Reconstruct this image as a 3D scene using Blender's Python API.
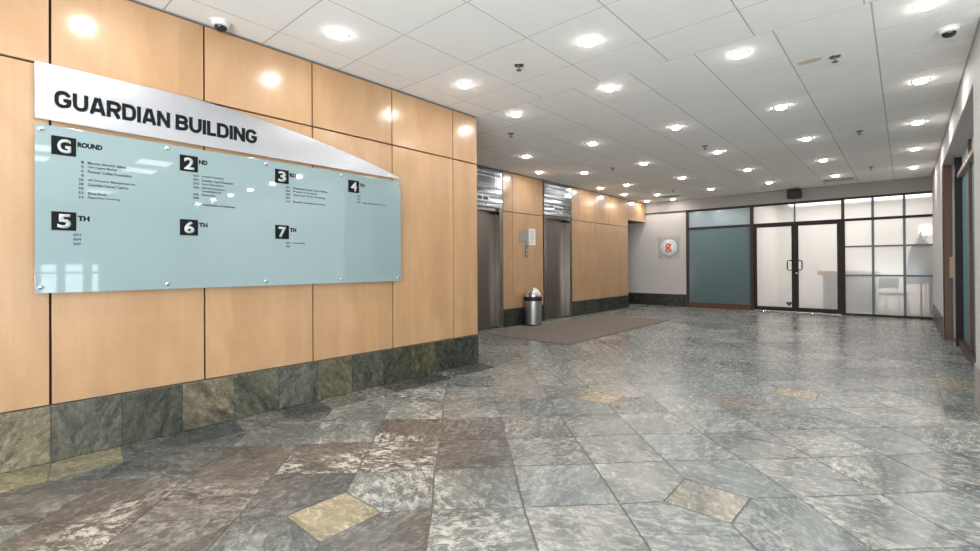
import bpy, bmesh, math, random
from mathutils import Vector, Matrix
random.seed(11)
for o in list(bpy.data.objects): bpy.data.objects.remove(o)
SC = bpy.context.scene
COL = SC.collection
V = Vector

# ------------------------------------------------------------------ room dimensions (metres, X right, Y down the hall, Z up)
XN = -3.812      # face of the near panelled wall
XE = -5.602      # face of the elevator wall
YF = 13.164      # far wall
XR = 0.428       # right wall
ZC = 2.922       # ceiling
YC = 4.091       # end of the near wall
SK = 0.332       # slate skirting height
XB, YB = 9.2, -3.0   # entrance side and rear wall
YP = 4.85         # near end of the right wall

# ------------------------------------------------------------------ camera
cam = bpy.data.cameras.new('camera'); co = bpy.data.objects.new('camera', cam); COL.objects.link(co)
yaw, pt, rl = .7231, .0046, -.0057
fw = V((-math.sin(yaw)*math.cos(pt), math.cos(yaw)*math.cos(pt), math.sin(pt)))
rt0 = V((math.cos(yaw), math.sin(yaw), 0)); up0 = rt0.cross(fw)
rt = rt0*math.cos(rl) + up0*math.sin(rl); up = -rt0*math.sin(rl) + up0*math.cos(rl)
m = Matrix.Identity(4)
for i in range(3):
    m[i][0] = rt[i]; m[i][1] = up[i]; m[i][2] = -fw[i]
m.translation = V((0, 0, 1.15)); co.matrix_world = m
cam.sensor_fit = 'HORIZONTAL'; cam.sensor_width = 36; cam.lens = 36*470.25/980
cam.shift_y = -11.966/980; cam.clip_start = .05; cam.clip_end = 100
SC.camera = co

# ------------------------------------------------------------------ world, daylight and exposure
w = bpy.data.worlds.new('sky'); SC.world = w; w.use_nodes = True
bg = w.node_tree.nodes['Background']; bg.inputs[0].default_value = (.75, .87, 1, 1); bg.inputs[1].default_value = .6
SC.view_settings.view_transform = 'Standard'; SC.view_settings.look = 'None'
SC.view_settings.gamma = 1; SC.view_settings.use_curve_mapping = False
SC.view_settings.exposure = 0.6
DOWN_W = 3.2
def area(name, loc, aim, sx, sy, watts, col, parent=None, disk=False):
    l = bpy.data.lights.new(name, 'AREA'); l.shape = 'DISK' if disk else 'RECTANGLE'
    l.size = sx
    if not disk: l.size_y = sy
    l.energy = watts; l.color = col
    o = bpy.data.objects.new(name, l); COL.objects.link(o); o.location = loc
    o.rotation_euler = V(aim).to_track_quat('-Z', 'Y').to_euler()
    if parent: o.parent = parent
    return o
area('daylight_fill', (XB+.5, .8, .75), (-1, 0, 1.1), 6.5, 1.5, 110, (.86, .94, 1))
area('daylight_fill', (2.2, YB-.5, .75), (0, 1, 1.35), 9, 1.5, 820, (.92, .96, 1))  # added fill behind the camera, aimed upward to brighten the ceiling
area('office_light', (-1.0, 15.2, 2.85), (0, 0, -1), 3.0, 3.0, 58, (.98, .98, .97))

# ------------------------------------------------------------------ materials
def nt(name):
    mt = bpy.data.materials.new(name); mt.use_nodes = True
    return mt, mt.node_tree.nodes, mt.node_tree.links, mt.node_tree.nodes['Principled BSDF']
def mat(name, col, rough=.5, metal=0., spec=.5, coat=0., emit=None, es=0., bump=0., bscale=40., var=0.):
    mt, n, l, p = nt(name)
    p.inputs['Base Color'].default_value = (*col, 1); p.inputs['Roughness'].default_value = rough
    p.inputs['Metallic'].default_value = metal; p.inputs['Specular IOR Level'].default_value = spec
    p.inputs['Coat Weight'].default_value = coat; p.inputs['Coat Roughness'].default_value = .12
    if emit: p.inputs['Emission Color'].default_value = (*emit, 1); p.inputs['Emission Strength'].default_value = es
    if bump or var:
        tc = n.new('ShaderNodeTexCoord'); nz = n.new('ShaderNodeTexNoise'); nz.inputs['Scale'].default_value = bscale
        nz.inputs['Detail'].default_value = 4; l.new(tc.outputs['Object'], nz.inputs['Vector'])
        if bump:
            b = n.new('ShaderNodeBump'); b.inputs['Strength'].default_value = bump; b.inputs['Distance'].default_value = .004
            l.new(nz.outputs['Fac'], b.inputs['Height']); l.new(b.outputs[0], p.inputs['Normal'])
        if var:
            r = n.new('ShaderNodeMapRange'); r.inputs['To Min'].default_value = 1-var; r.inputs['To Max'].default_value = 1+var
            l.new(nz.outputs['Fac'], r.inputs['Value'])
            h = n.new('ShaderNodeHueSaturation'); h.inputs['Color'].default_value = (*col, 1)
            l.new(r.outputs[0], h.inputs['Value']); l.new(h.outputs[0], p.inputs['Base Color'])
    return mt
def mapping(n, l, src, scale, loc=(0, 0, 0)):
    mp = n.new('ShaderNodeMapping'); mp.inputs['Scale'].default_value = scale; mp.inputs['Location'].default_value = loc
    l.new(src, mp.inputs['Vector']); return mp.outputs[0]
def noise(n, l, vec, scale, detail=5, rough=.6, dist=0.):
    x = n.new('ShaderNodeTexNoise'); x.inputs['Scale'].default_value = scale; x.inputs['Detail'].default_value = detail
    x.inputs['Roughness'].default_value = rough; x.inputs['Distortion'].default_value = dist
    l.new(vec, x.inputs['Vector']); return x.outputs['Fac']
def ramp(n, l, fac, stops):
    r = n.new('ShaderNodeValToRGB'); e = r.color_ramp.elements
    e[0].position, e[0].color = stops[0][0], (*stops[0][1], 1); e[1].position, e[1].color = stops[-1][0], (*stops[-1][1], 1)
    for p_, c in stops[1:-1]:
        k = e.new(p_); k.color = (*c, 1)
    l.new(fac, r.inputs[0]); return r.outputs[0]
def mix(n, l, fac, a, b, mode='MIX'):
    x = n.new('ShaderNodeMix'); x.data_type = 'RGBA'; x.blend_type = mode
    for s, v in ((0, fac), (6, a), (7, b)):
        if hasattr(v, 'links'): l.new(v, x.inputs[s])
        else: x.inputs[s].default_value = v if s == 0 else (*v, 1)
    return x.outputs[2]
def maprange(n, l, v, a, b, c, d):
    r = n.new('ShaderNodeMapRange'); l.new(v, r.inputs[0])
    for i, q in enumerate((a, b, c, d)): r.inputs[i+1].default_value = q
    return r.outputs[0]

def slate(name, rough, speck_amount, swirl=False):
    """stone tiles: colour comes from the 'tile' colour attribute, veins and mineral bloom run along each tile's own UV"""
    mt, n, l, p = nt(name)
    ca = n.new('ShaderNodeAttribute'); ca.attribute_name = 'tile'
    uvn = n.new('ShaderNodeUVMap'); uvn.uv_map = 'uv'; uv = uvn.outputs[0]
    big = noise(n, l, mapping(n, l, uv, (.8, 2.2, 1)), 2.6, 9, .64, 1.2 if not swirl else 3.2)
    fine = noise(n, l, mapping(n, l, uv, (1, 1.6, 1)), 20, 7, .68, .9)
    grit = noise(n, l, uv, 90, 3, .7)
    cl = noise(n, l, mapping(n, l, uv, (1, 1.8, 1)), 2.0, 5, .6, .5)
    dd = n.new('ShaderNodeMath'); dd.operation = 'SUBTRACT'; l.new(cl, dd.inputs[0]); dd.inputs[1].default_value = .5
    ab = n.new('ShaderNodeMath'); ab.operation = 'ABSOLUTE'; l.new(dd.outputs[0], ab.inputs[0])
    crack = maprange(n, l, ab.outputs[0], 0, .008, .72 if not swirl else 1., 1)
    lo, hi = (.62, 1.5) if not swirl else (.35, 1.9)
    c = mix(n, l, 1.0, ca.outputs['Color'], ramp(n, l, big, [(.33, (lo, lo*1.03, lo*1.05)), (.67, (hi, hi*.97, hi*.93))]), 'MULTIPLY')
    c = mix(n, l, 1.0, c, ramp(n, l, fine, [(.38, (.84, .85, .86)), (.50, (.97, .97, .97)), (.62, (1.45, 1.43, 1.39))]), 'MULTIPLY')
    c = mix(n, l, 1.0, c, ramp(n, l, grit, [(.3, (.86, .86, .86)), (.7, (1.15, 1.15, 1.15))]), 'MULTIPLY')
    cc = n.new('ShaderNodeCombineColor'); [l.new(crack, cc.inputs[q]) for q in range(3)]
    c = mix(n, l, 1.0, c, cc.outputs[0], 'MULTIPLY')
    sp = noise(n, l, mapping(n, l, uv, (1, 1.7, 1)), 15, 9, .74, .7)
    mask = noise(n, l, uv, 1.7, 3, .5, .4)
    s1 = maprange(n, l, sp, .49, .56, 0, 1); s2 = maprange(n, l, mask, .44, .54, 0, 1)
    mm = n.new('ShaderNodeMath'); mm.operation = 'MULTIPLY'; l.new(s1, mm.inputs[0]); l.new(s2, mm.inputs[1])
    m2 = n.new('ShaderNodeMath'); m2.operation = 'MULTIPLY'; l.new(mm.outputs[0], m2.inputs[0])
    al = n.new('ShaderNodeMath'); al.operation = 'MULTIPLY'; l.new(ca.outputs['Alpha'], al.inputs[0]); al.inputs[1].default_value = speck_amount
    l.new(al.outputs[0], m2.inputs[1])
    c = mix(n, l, m2.outputs[0], c, (.60, .57, .52))
    l.new(c, p.inputs['Base Color'])
    rr = maprange(n, l, fine, .3, .7, rough-.06, rough+.12); l.new(rr, p.inputs['Roughness'])
    b = n.new('ShaderNodeBump'); b.inputs['Strength'].default_value = .5; b.inputs['Distance'].default_value = .003
    hh = n.new('ShaderNodeMath'); hh.operation = 'MULTIPLY_ADD'; l.new(fine, hh.inputs[0]); hh.inputs[1].default_value = .35; l.new(big, hh.inputs[2])
    l.new(hh.outputs[0], b.inputs['Height']); l.new(b.outputs[0], p.inputs['Normal'])
    p.inputs['Specular IOR Level'].default_value = .55
    return mt
def wood(name):
    mt, n, l, p = nt(name)
    uvn = n.new('ShaderNodeUVMap'); uvn.uv_map = 'uv'; uv = uvn.outputs[0]
    blot = noise(n, l, mapping(n, l, uv, (2.2, .7, 1)), 2.0, 5, .55, .6)
    grain = noise(n, l, mapping(n, l, uv, (26, 1.0, 1)), 3.0, 5, .6, .3)
    fig = noise(n, l, mapping(n, l, uv, (1.5, 7, 1)), 5.0, 6, .65, 2.0)
    sx = n.new('ShaderNodeSeparateXYZ'); l.new(uv, sx.inputs[0])
    q = n.new('ShaderNodeMath'); q.operation = 'SNAP'; l.new(sx.outputs[0], q.inputs[0]); q.inputs[1].default_value = .139
    wn = n.new('ShaderNodeTexWhiteNoise'); wn.noise_dimensions = '1D'; l.new(q.outputs[0], wn.inputs['W'])
    c = ramp(n, l, blot, [(.3, (.41, .235, .112)), (.5, (.445, .262, .130)), (.7, (.49, .292, .152))])
    c = mix(n, l, 1., c, ramp(n, l, grain, [(.3, (.965, .955, .94)), (.7, (1.02, 1.02, 1.025))]), 'MULTIPLY')
    c = mix(n, l, 1., c, ramp(n, l, fig, [(.36, (.975, .965, .95)), (.5, (1, 1, 1)), (.7, (1.01, 1.01, 1.01))]), 'MULTIPLY')
    c = mix(n, l, 1., c, ramp(n, l, wn.outputs['Value'], [(0, (.955, .945, .93)), (1, (1.03, 1.035, 1.04))]), 'MULTIPLY')
    l.new(c, p.inputs['Base Color'])
    p.inputs['Roughness'].default_value = .5; p.inputs['Coat Weight'].default_value = .85; p.inputs['Coat Roughness'].default_value = .2
    return mt
def frosted(name, tint, blur, clear, sheen=.06):
    """film-frosted glass: part of the light goes through blurred, the rest is scattered by the film"""
    mt, n, l, p = nt(name); n.remove(p); out = [x for x in n if x.type == 'OUTPUT_MATERIAL'][0]
    tr = n.new('ShaderNodeBsdfTranslucent'); tr.inputs[0].default_value = (*tint, 1)
    df = n.new('ShaderNodeBsdfDiffuse'); df.inputs[0].default_value = (*tint, 1)
    rf = n.new('ShaderNodeBsdfRefraction'); rf.inputs[0].default_value = (*[min(1, t*1.15) for t in tint], 1); rf.inputs['Roughness'].default_value = blur; rf.inputs['IOR'].default_value = 1.12
    gl = n.new('ShaderNodeBsdfGlossy'); gl.inputs['Roughness'].default_value = .12
    a = n.new('ShaderNodeMixShader'); a.inputs[0].default_value = .35; l.new(tr.outputs[0], a.inputs[1]); l.new(df.outputs[0], a.inputs[2])
    b = n.new('ShaderNodeMixShader'); b.inputs[0].default_value = clear; l.new(a.outputs[0], b.inputs[1]); l.new(rf.outputs[0], b.inputs[2])
    c = n.new('ShaderNodeMixShader'); c.inputs[0].default_value = sheen; l.new(b.outputs[0], c.inputs[1]); l.new(gl.outputs[0], c.inputs[2])
    l.new(c.outputs[0], out.inputs[0]); return mt
def clear_mat():
    mt, n, l, p = nt('clear_glass_face'); n.remove(p); out = [x for x in n if x.type == 'OUTPUT_MATERIAL'][0]
    t = n.new('ShaderNodeBsdfTransparent'); t.inputs[0].default_value = (.96, .98, .98, 1)
    g = n.new('ShaderNodeBsdfGlossy'); g.inputs['Roughness'].default_value = .03
    a = n.new('ShaderNodeMixShader'); a.inputs[0].default_value = .05; l.new(t.outputs[0], a.inputs[1]); l.new(g.outputs[0], a.inputs[2])
    l.new(a.outputs[0], out.inputs[0]); return mt
def brushed(name, col, rough, sv, bump, wav=0., aniso=0.):
    mt, n, l, p = nt(name)
    tc = n.new('ShaderNodeTexCoord'); g = noise(n, l, mapping(n, l, tc.outputs['Object'], sv), 6, 4, .6)
    p.inputs['Metallic'].default_value = 1
    if aniso:
        cv = n.new('ShaderNodeCombineXYZ'); cv.inputs[2].default_value = 1; l.new(cv.outputs[0], p.inputs['Tangent']); p.inputs['Anisotropic'].default_value = aniso
    l.new(mix(n, l, 1., col, ramp(n, l, g, [(.3, (.9, .9, .9)), (.7, (1.08, 1.08, 1.08))]), 'MULTIPLY'), p.inputs['Base Color'])
    l.new(maprange(n, l, g, .3, .7, rough*.8, rough*1.25), p.inputs['Roughness'])
    b = n.new('ShaderNodeBump'); b.inputs['Strength'].default_value = bump; b.inputs['Distance'].default_value = .002
    h = g
    if wav:
        g2 = noise(n, l, mapping(n, l, tc.outputs['Object'], (.3, .16, 8)), 1.5, 1, .5, .4)
        q = n.new('ShaderNodeMath'); q.operation = 'MULTIPLY_ADD'; l.new(g2, q.inputs[0]); q.inputs[1].default_value = wav; l.new(g, q.inputs[2]); h = q.outputs[0]
    l.new(h, b.inputs['Height']); l.new(b.outputs[0], p.inputs['Normal'])
    return mt

M = {}
M['floor'] = slate('sealed_slate_tiles', .22, 1.0)
M['skirt'] = slate('polished_slate', .24, .12, True)
M['grout'] = mat('grey_grout', (.125, .118, .105), .8, bump=.3, bscale=120)
M['wood'] = wood('maple_veneer')
M['black'] = mat('black_reveal', (.012, .010, .009), .6)
M['tile'] = mat('ceiling_tile', (.88, .86, .83), .9, spec=.2, bump=.12, bscale=220)
M['grid'] = mat('ceiling_grid_paint', (.50, .49, .47), .7)
M['paint'] = mat('warm_grey_wall_paint', (.49, .46, .44), .75, spec=.3)
M['white'] = mat('off_white_wall_paint', (.60, .59, .59), .7, spec=.3)
M['rear'] = mat('rear_wall_paint', (.62, .60, .57), .8)
M['bronze'] = mat('dark_bronze_aluminium', (.045, .028, .021), .45, metal=0, spec=.3)
M['door'] = mat('black_bronze_door_frame', (.018, .013, .011), .45, metal=0, spec=.25)
M['brown'] = mat('brown_bronze_rail', (.11, .055, .035), .4, metal=.3)
M['tan'] = mat('tan_push_plate', (.42, .31, .24), .45)
M['tealbar'] = mat('grey_teal_glazing_bar', (.10, .145, .16), .4)
M['frost'] = frosted('white_frosted_film', (.82, .82, .84), .30, .62, .02)
M['frostteal'] = frosted('teal_frosted_film', (.24, .335, .35), .35, .3, .06)
M['frostblue'] = frosted('pale_blue_frosted_film', (.62, .70, .74), .35, .3, .06)
M['clear'] = clear_mat()
M['back'] = mat('bare_pane_back', (1, 1, 1)); _n = M['back'].node_tree; _n.nodes.remove(_n.nodes['Principled BSDF']); _t = _n.nodes.new('ShaderNodeBsdfTransparent'); _n.links.new(_t.outputs[0], _n.nodes['Material Output'].inputs[0])
M['steel'] = brushed('brushed_elevator_steel', (.24, .205, .18), .36, (30, 30, .6), .1)
M['steelframe'] = brushed('elevator_frame_steel', (.30, .28, .26), .22, (30, 30, .6), .08)
M['wave'] = brushed('wavy_header_steel', (.40, .44, .48), .13, (1, 1, 30), .7, 16)
M['sign'] = mat('brushed_sign_aluminium', (.52, .525, .56), .27, metal=1)
_n = M['sign'].node_tree; _p = _n.nodes['Principled BSDF']; _c = _n.nodes.new('ShaderNodeCombineXYZ'); _c.inputs[1].default_value = 1
_n.links.new(_c.outputs[0], _p.inputs['Tangent']); _p.inputs['Anisotropic'].default_value = .9
M['glassboard'] = mat('pale_teal_back_painted_glass', (.235, .315, .322), .03, spec=.65, coat=.6)
M['glassboard'].node_tree.nodes['Principled BSDF'].inputs['Coat Roughness'].default_value = .01
M['glassedge'] = mat('green_glass_edge', (.10, .20, .17), .15)
M['ink'] = mat('black_lettering', (.006, .007, .008), .6, spec=.15)
M['print'] = mat('grey_print', (.06, .075, .08), .5)
M['numeral'] = mat('pale_numeral', (.45, .48, .47), .4)
M['chrome'] = mat('chrome', (.75, .76, .77), .12, metal=1)
M['can'] = brushed('brushed_bin_steel', (.42, .42, .41), .42, (40, 40, 1), .05)
M['rubber'] = mat('black_rubber', (.012, .012, .012), .55)
M['mat'] = mat('grey_brown_carpet', (.20, .17, .15), .95, spec=.1, bump=1., bscale=260, var=.35)
M['matedge'] = mat('mat_edging', (.10, .088, .08), .7)
M['plastic'] = mat('white_plastic', (.72, .72, .70), .4)
M['darkdome'] = mat('smoked_dome', (.02, .02, .022), .08)
M['metalgrey'] = mat('grey_metal', (.17, .165, .155), .4, metal=.7)
M['led'] = mat('lit_downlight_lens', (1, 1, 1), .5, emit=(1, .96, .90), es=30)
M['troffer'] = mat('lit_light_panel', (1, 1, 1), .5, emit=(.95, .98, 1), es=3)
M['bulkhead'] = mat('shaded_bulkhead_paint', (.34, .315, .295), .7, spec=.3)  # wall paint made darker: the bulkhead's shade is put into this colour
M['warmlamp'] = mat('warm_lamp_shade', (1, .85, .6), .6, emit=(1, .68, .32), es=2.2)
M['orange'] = mat('orange_letter', (.75, .12, .04), .6)
M['disc'] = mat('white_sign_disc', (.66, .72, .74), .35)
M['bluegrey'] = mat('blue_grey_ring', (.30, .44, .50), .4)
M['violet'] = mat('violet_decal', (.05, .03, .19), .5)
M['deskwood'] = mat('honey_wood_top', (.55, .30, .13), .9, var=.2, bscale=8)
M['deskwhite'] = mat('pale_desk_front', (.42, .40, .39), .8)
M['offwall'] = mat('office_wall_paint', (.80, .77, .72), .95, spec=.1)
M['offfloor'] = mat('office_floor', (.36, .33, .31), .95)
M['chairgrey'] = mat('grey_chair_fabric', (.13, .13, .13), .8)
M['chairleg'] = mat('white_chair_frame', (.75, .75, .73), .4)
M['coat'] = mat('grey_coat_cloth', (.25, .24, .22), .9, bump=.3, bscale=60)
M['tealcloth'] = mat('teal_cloth', (.07, .16, .17), .9)
M['stain'] = mat('rust_water_stain', (.62, .53, .44), .9)
M['vent'] = mat('grey_vent', (.42, .40, .38), .6)

# ------------------------------------------------------------------ mesh helpers
def tag(o, label=None, cat=None, group=None, kind=None):
    if label: o['label'] = label
    if cat: o['category'] = cat
    if group: o['group'] = group
    if kind: o['kind'] = kind
    return o
def obj(name, bm, mats, parent=None, smooth=False, recalc=True):
    me = bpy.data.meshes.new(name)
    if recalc: bmesh.ops.recalc_face_normals(bm, faces=bm.faces)
    bm.to_mesh(me); bm.free()
    for x in (mats if isinstance(mats, (list, tuple)) else [mats]): me.materials.append(x)
    if smooth:
        me.polygons.foreach_set('use_smooth', [True]*len(me.polygons))
        try: me.set_sharp_from_angle(angle=math.radians(35))
        except Exception: pass
    o = bpy.data.objects.new(name, me); COL.objects.link(o)
    if parent: o.parent = parent
    return o
def empty(name, loc, rz=0):
    o = bpy.data.objects.new(name, None); COL.objects.link(o); o.location = loc; o.rotation_euler = (0, 0, rz); o.empty_display_size = .1
    return o
def bx(bm, lo, hi, bev=0., mi=0):
    lo, hi = V(lo), V(hi)
    r = bmesh.ops.create_cube(bm, size=1, matrix=Matrix.Translation((lo+hi)/2) @ Matrix.Diagonal((*(hi-lo), 1)))
    fs = {f for v in r['verts'] for f in v.link_faces}
    for f in fs: f.material_index = mi
    if bev:
        es = list({e for f in fs for e in f.edges})
        bmesh.ops.bevel(bm, geom=es, offset=bev, segments=2, affect='EDGES', profile=.5)
    return bm
def box(lo, hi, bev=0.): return bx(bmesh.new(), lo, hi, bev)
def lathe(bm, prof, c=(0, 0, 0), seg=32, mi=0, axis='Z'):
    """revolve (radius, height) pairs; radius 0 closes on a pole"""
    rings = []; c = V(c)
    def P(r, h, a):
        x, y = r*math.cos(a), r*math.sin(a)
        return c + (V((x, y, h)) if axis == 'Z' else V((h, x, y)) if axis == 'X' else V((x, h, y)))
    for r, h in prof:
        rings.append([bm.verts.new(P(0, h, 0))] if r < 1e-6 else [bm.verts.new(P(r, h, 2*math.pi*k/seg)) for k in range(seg)])
    for a, b in zip(rings, rings[1:]):
        for k in range(seg):
            q = [a[k % len(a)], a[(k+1) % len(a)], b[(k+1) % len(b)], b[k % len(b)]]
            u = []
            for v in q:
                if v not in u: u.append(v)
            if len(u) > 2:
                f = bm.faces.new(u); f.material_index = mi
    return bm
def tube(bm, pts, r, seg=10, closed=False, mi=0):
    pts = [V(p) for p in pts]; n = len(pts); rings = []
    for i, p in enumerate(pts):
        a = pts[(i-1) % n] if (closed or i > 0) else p; b = pts[(i+1) % n] if (closed or i < n-1) else p
        t = (b-a).normalized(); ref = V((0, 0, 1)) if abs(t.z) < .9 else V((1, 0, 0))
        s = t.cross(ref).normalized(); u = s.cross(t)
        rings.append([bm.verts.new(p + (s*math.cos(2*math.pi*k/seg)+u*math.sin(2*math.pi*k/seg))*r) for k in range(seg)])
    rr = list(zip(rings, rings[1:])) + ([(rings[-1], rings[0])] if closed else [])
    for a, b in rr:
        for k in range(seg):
            f = bm.faces.new((a[k], a[(k+1) % seg], b[(k+1) % seg], b[k])); f.material_index = mi
    if not closed: bm.faces.new(rings[0]).material_index = mi; bm.faces.new(rings[-1]).material_index = mi
    return bm
def prism(bm, pts, axis, a, b, mi=0):
    """extrude a 2D outline; axis X: pts are (y,z), Y: (x,z), Z: (x,y)"""
    def P(p, t): return {'X': (t, p[0], p[1]), 'Y': (p[0], t, p[1]), 'Z': (p[0], p[1], t)}[axis]
    A = [bm.verts.new(P(p, a)) for p in pts]; B = [bm.verts.new(P(p, b)) for p in pts]
    n = len(pts); fs = [bm.faces.new(A), bm.faces.new(B[::-1])]
    for i in range(n): fs.append(bm.faces.new((A[i], B[i], B[(i+1) % n], A[(i+1) % n])))
    for f in fs: f.material_index = mi
    return bm
def text_mesh(name, body, plane, at, x0, x1, z0, z1, material, parent, bold=.0, depth=.002, fit=True):
    """lettering standing on a wall; x0..x1 runs to the reader's right, z0..z1 upward; plane 'X' faces +X, 'Y' faces -Y"""
    cu = bpy.data.curves.new(name, 'FONT'); cu.body = body; cu.size = 1; cu.offset = bold; cu.extrude = .0; cu.resolution_u = 3
    t = bpy.data.objects.new(name, cu); COL.objects.link(t)
    bpy.context.view_layer.update()
    me = bpy.data.meshes.new_from_object(t.evaluated_get(bpy.context.evaluated_depsgraph_get()))
    bpy.data.objects.remove(t)
    xs = [v.co.x for v in me.vertices]; ys = [v.co.y for v in me.vertices]
    ax, bx_, ay, by = min(xs), max(xs), min(ys), max(ys)
    sx = (x1-x0)/(bx_-ax); sy = (z1-z0)/(by-ay)
    if not fit: sx = sy
    bm = bmesh.new(); bm.from_mesh(me); bpy.data.meshes.remove(me)
    for v in bm.verts:
        px = x0+(v.co.x-ax)*sx; pz = z0+(v.co.y-ay)*sy
        v.co = (at, px, pz) if plane == 'X' else (px, at, pz)
    d = V((depth, 0, 0)) if plane == 'X' else V((0, -depth, 0))
    r = bmesh.ops.extrude_face_region(bm, geom=list(bm.faces))
    for v in r['geom']:
        if isinstance(v, bmesh.types.BMVert): v.co += d
    return obj(name, bm, material, parent)
def clip(poly, n, d):
    """keep the side where n.p >= d"""
    out = []
    for i, p in enumerate(poly):
        q = poly[(i+1) % len(poly)]; a = p[0]*n[0]+p[1]*n[1]-d; b = q[0]*n[0]+q[1]*n[1]-d
        if a >= 0: out.append(p)
        if (a >= 0) != (b >= 0):
            t = a/(a-b); out.append((p[0]+(q[0]-p[0])*t, p[1]+(q[1]-p[1])*t))
    return out
def parea(p): return .5*sum(p[i][0]*p[(i+1) % len(p)][1]-p[(i+1) % len(p)][0]*p[i][1] for i in range(len(p)))
def inset(poly, d):
    n = len(poly); out = []
    if parea(poly) < 0: poly = poly[::-1]
    for i in range(n):
        a, b, c = V(poly[i-1]), V(poly[i]), V(poly[(i+1) % n])
        e1 = (b-a); e2 = (c-b)
        if e1.length < 1e-4 or e2.length < 1e-4: return None
        e1.normalize(); e2.normalize(); n1 = V((-e1.y, e1.x)); n2 = V((-e2.y, e2.x))
        k = 1+n1.dot(n2)
        if k < .15: k = .15
        out.append(tuple(b+(n1+n2)*d/k))
    return out if parea(out) > 1e-4 else None
def slab(bm, poly, to3, h0, h1, gap, bev, col, layers, rot=None):
    """one stone tile: bevelled polygon; to3(x, y, h) places it"""
    a = inset(poly, gap); b = inset(poly, gap+bev)
    if not a or not b: return
    cl, uvl = layers
    A0 = [bm.verts.new(to3(x, y, h0)) for x, y in a]; A = [bm.verts.new(to3(x, y, h1-bev*.5)) for x, y in a]; B = [bm.verts.new(to3(x, y, h1)) for x, y in b]
    pl = a+b; n = len(a); fs = [bm.faces.new(B)]
    for i in range(n):
        j = (i+1) % n
        fs.append(bm.faces.new((A[i], A[j], B[j], B[i]))); fs.append(bm.faces.new((A0[i], A0[j], A[j], A[i])))
    r = random.uniform(0, 6.28) if rot is None else rot
    ox, oy = random.uniform(-50, 50), random.uniform(-50, 50); cr, sr = math.cos(r), math.sin(r)
    D = {}
    for L, P_ in ((A0, a), (A, a), (B, b)):
        for v, p in zip(L, P_): D[v] = p
    for f in fs:
        f.smooth = False
        for lo in f.loops:
            p = D[lo.vert]; lo[uvl].uv = (p[0]*cr-p[1]*sr+ox, p[0]*sr+p[1]*cr+oy); lo[cl] = col
def tile_bm():
    bm = bmesh.new(); return bm, (bm.loops.layers.float_color.new('tile'), bm.loops.layers.uv.new('uv'))
def wood_panel(name, lo, hi, parent, face='X'):
    bm = box(lo, hi, .0015); uvl = bm.loops.layers.uv.new('uv')
    ox, oy = random.uniform(-40, 40), random.uniform(-40, 40); i = 1 if face == 'X' else 0
    for f in bm.faces:
        for lp in f.loops: lp[uvl].uv = (lp.vert.co[i]+round(ox, 2), lp.vert.co.z+oy)
    return obj(name, bm, M['wood'], parent)
def structure(name, bm, mats, parent=None, **k):
    o = obj(name, bm, mats, parent, **k)
    if not parent: o['kind'] = 'structure'
    return o

# ------------------------------------------------------------------ floor
random.seed(5)
PIT = .446; U0, V0 = -.59, 2.235
def stone_colour(x, y):
    """random slate tone; the hall's stock drifts from brown-grey by the panelled wall to blue-grey by the camera and pale grey beyond"""
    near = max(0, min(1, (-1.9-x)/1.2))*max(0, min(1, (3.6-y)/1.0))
    r = random.random(); k = random.uniform(.88, 1.12)
    if r < .10: base = (.135, .145, .15)
    elif r < .13+.5*near: base = (.165, .148, .135)
    elif r < .50: base = (.175, .188, .19)
    elif r < .80: base = (.205, .215, .212)
    else: base = (.235, .24, .236)
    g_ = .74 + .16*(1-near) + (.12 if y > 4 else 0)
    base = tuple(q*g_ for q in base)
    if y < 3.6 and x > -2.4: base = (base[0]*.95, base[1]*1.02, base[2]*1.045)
    sp = random.uniform(.45, 1.0)*(random.random() < .7) if near > .25 else (random.random() < .5)*random.uniform(.15, .5)
    return (base[0]*k, base[1]*k, base[2]*k, sp)
bm, LY = tile_bm()
S2 = 2**.5
def xy(u, v): return ((u-v)/S2, (u+v)/S2)
jit = {}
def node(i, j):
    if (i, j) not in jit: jit[i, j] = (random.uniform(-.012, .012), random.uniform(-.012, .012))
    a, b = jit[i, j]; return xy(U0+i*PIT+a, V0+j*PIT+b)
BXL, BXR = -3.49, .225
def floor_poly(poly, col):
    cx = sum(p[0] for p in poly)/len(poly); xs = [p[0] for p in poly]; ys = [p[1] for p in poly]
    if max(xs) < XE or min(xs) > XB or max(ys) < YB or min(ys) > YF: return
    out = [poly]
    def cut(ps, n, d): return [q for q in (clip(p, n, d) for p in ps) if len(q) > 2 and abs(parea(q)) > .0015]
    out = cut(out, (1, 0), XE); out = cut(out, (0, 1), YB); out = cut(out, (0, -1), -YF); out = cut(out, (-1, 0), -XB)
    if min(xs) < BXL:
        lo = cut(cut(out, (0, -1), -YC), (1, 0), BXL); out = cut(out, (0, 1), YC) + lo
    if max(xs) > BXR:
        fin = []
        for p in out:
            fin += cut([p], (0, -1), -YP) + cut(cut([p], (0, 1), YP), (-1, 0), -BXR)
        out = fin
    for p in out:
        slab(bm, p, lambda x, y, h: (x, y, h), -.012, 0, .0042, .0015, col, LY)
TONE = {'b': (.106, .095, .088, .8), 'd': (.092, .096, .096, .25), 'g': (.128, .134, .134, .45), 'h': (.150, .158, .156, .7), 'w': (.198, .202, .196, .45),
        's': (.152, .170, .172, .4), 'm': (.112, .101, .093, 1.0), 'n': (.110, .104, .099, .35), 'c': (.185, .175, .155, .6)}
STOCK = {-1: dict(zip(range(-3, 7), 'bngnhwsshs')), 0: dict(zip(range(-4, 8), 'nbndhhswswhg')), 1: dict(zip(range(-4, 9), 'ddmmmnggsgwsh')), 2: dict(zip(range(-3, 9), 'dghmngghsghw'))}
D_ = .2195   # half diagonal of the square insets, cut into the corners of four tiles
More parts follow.
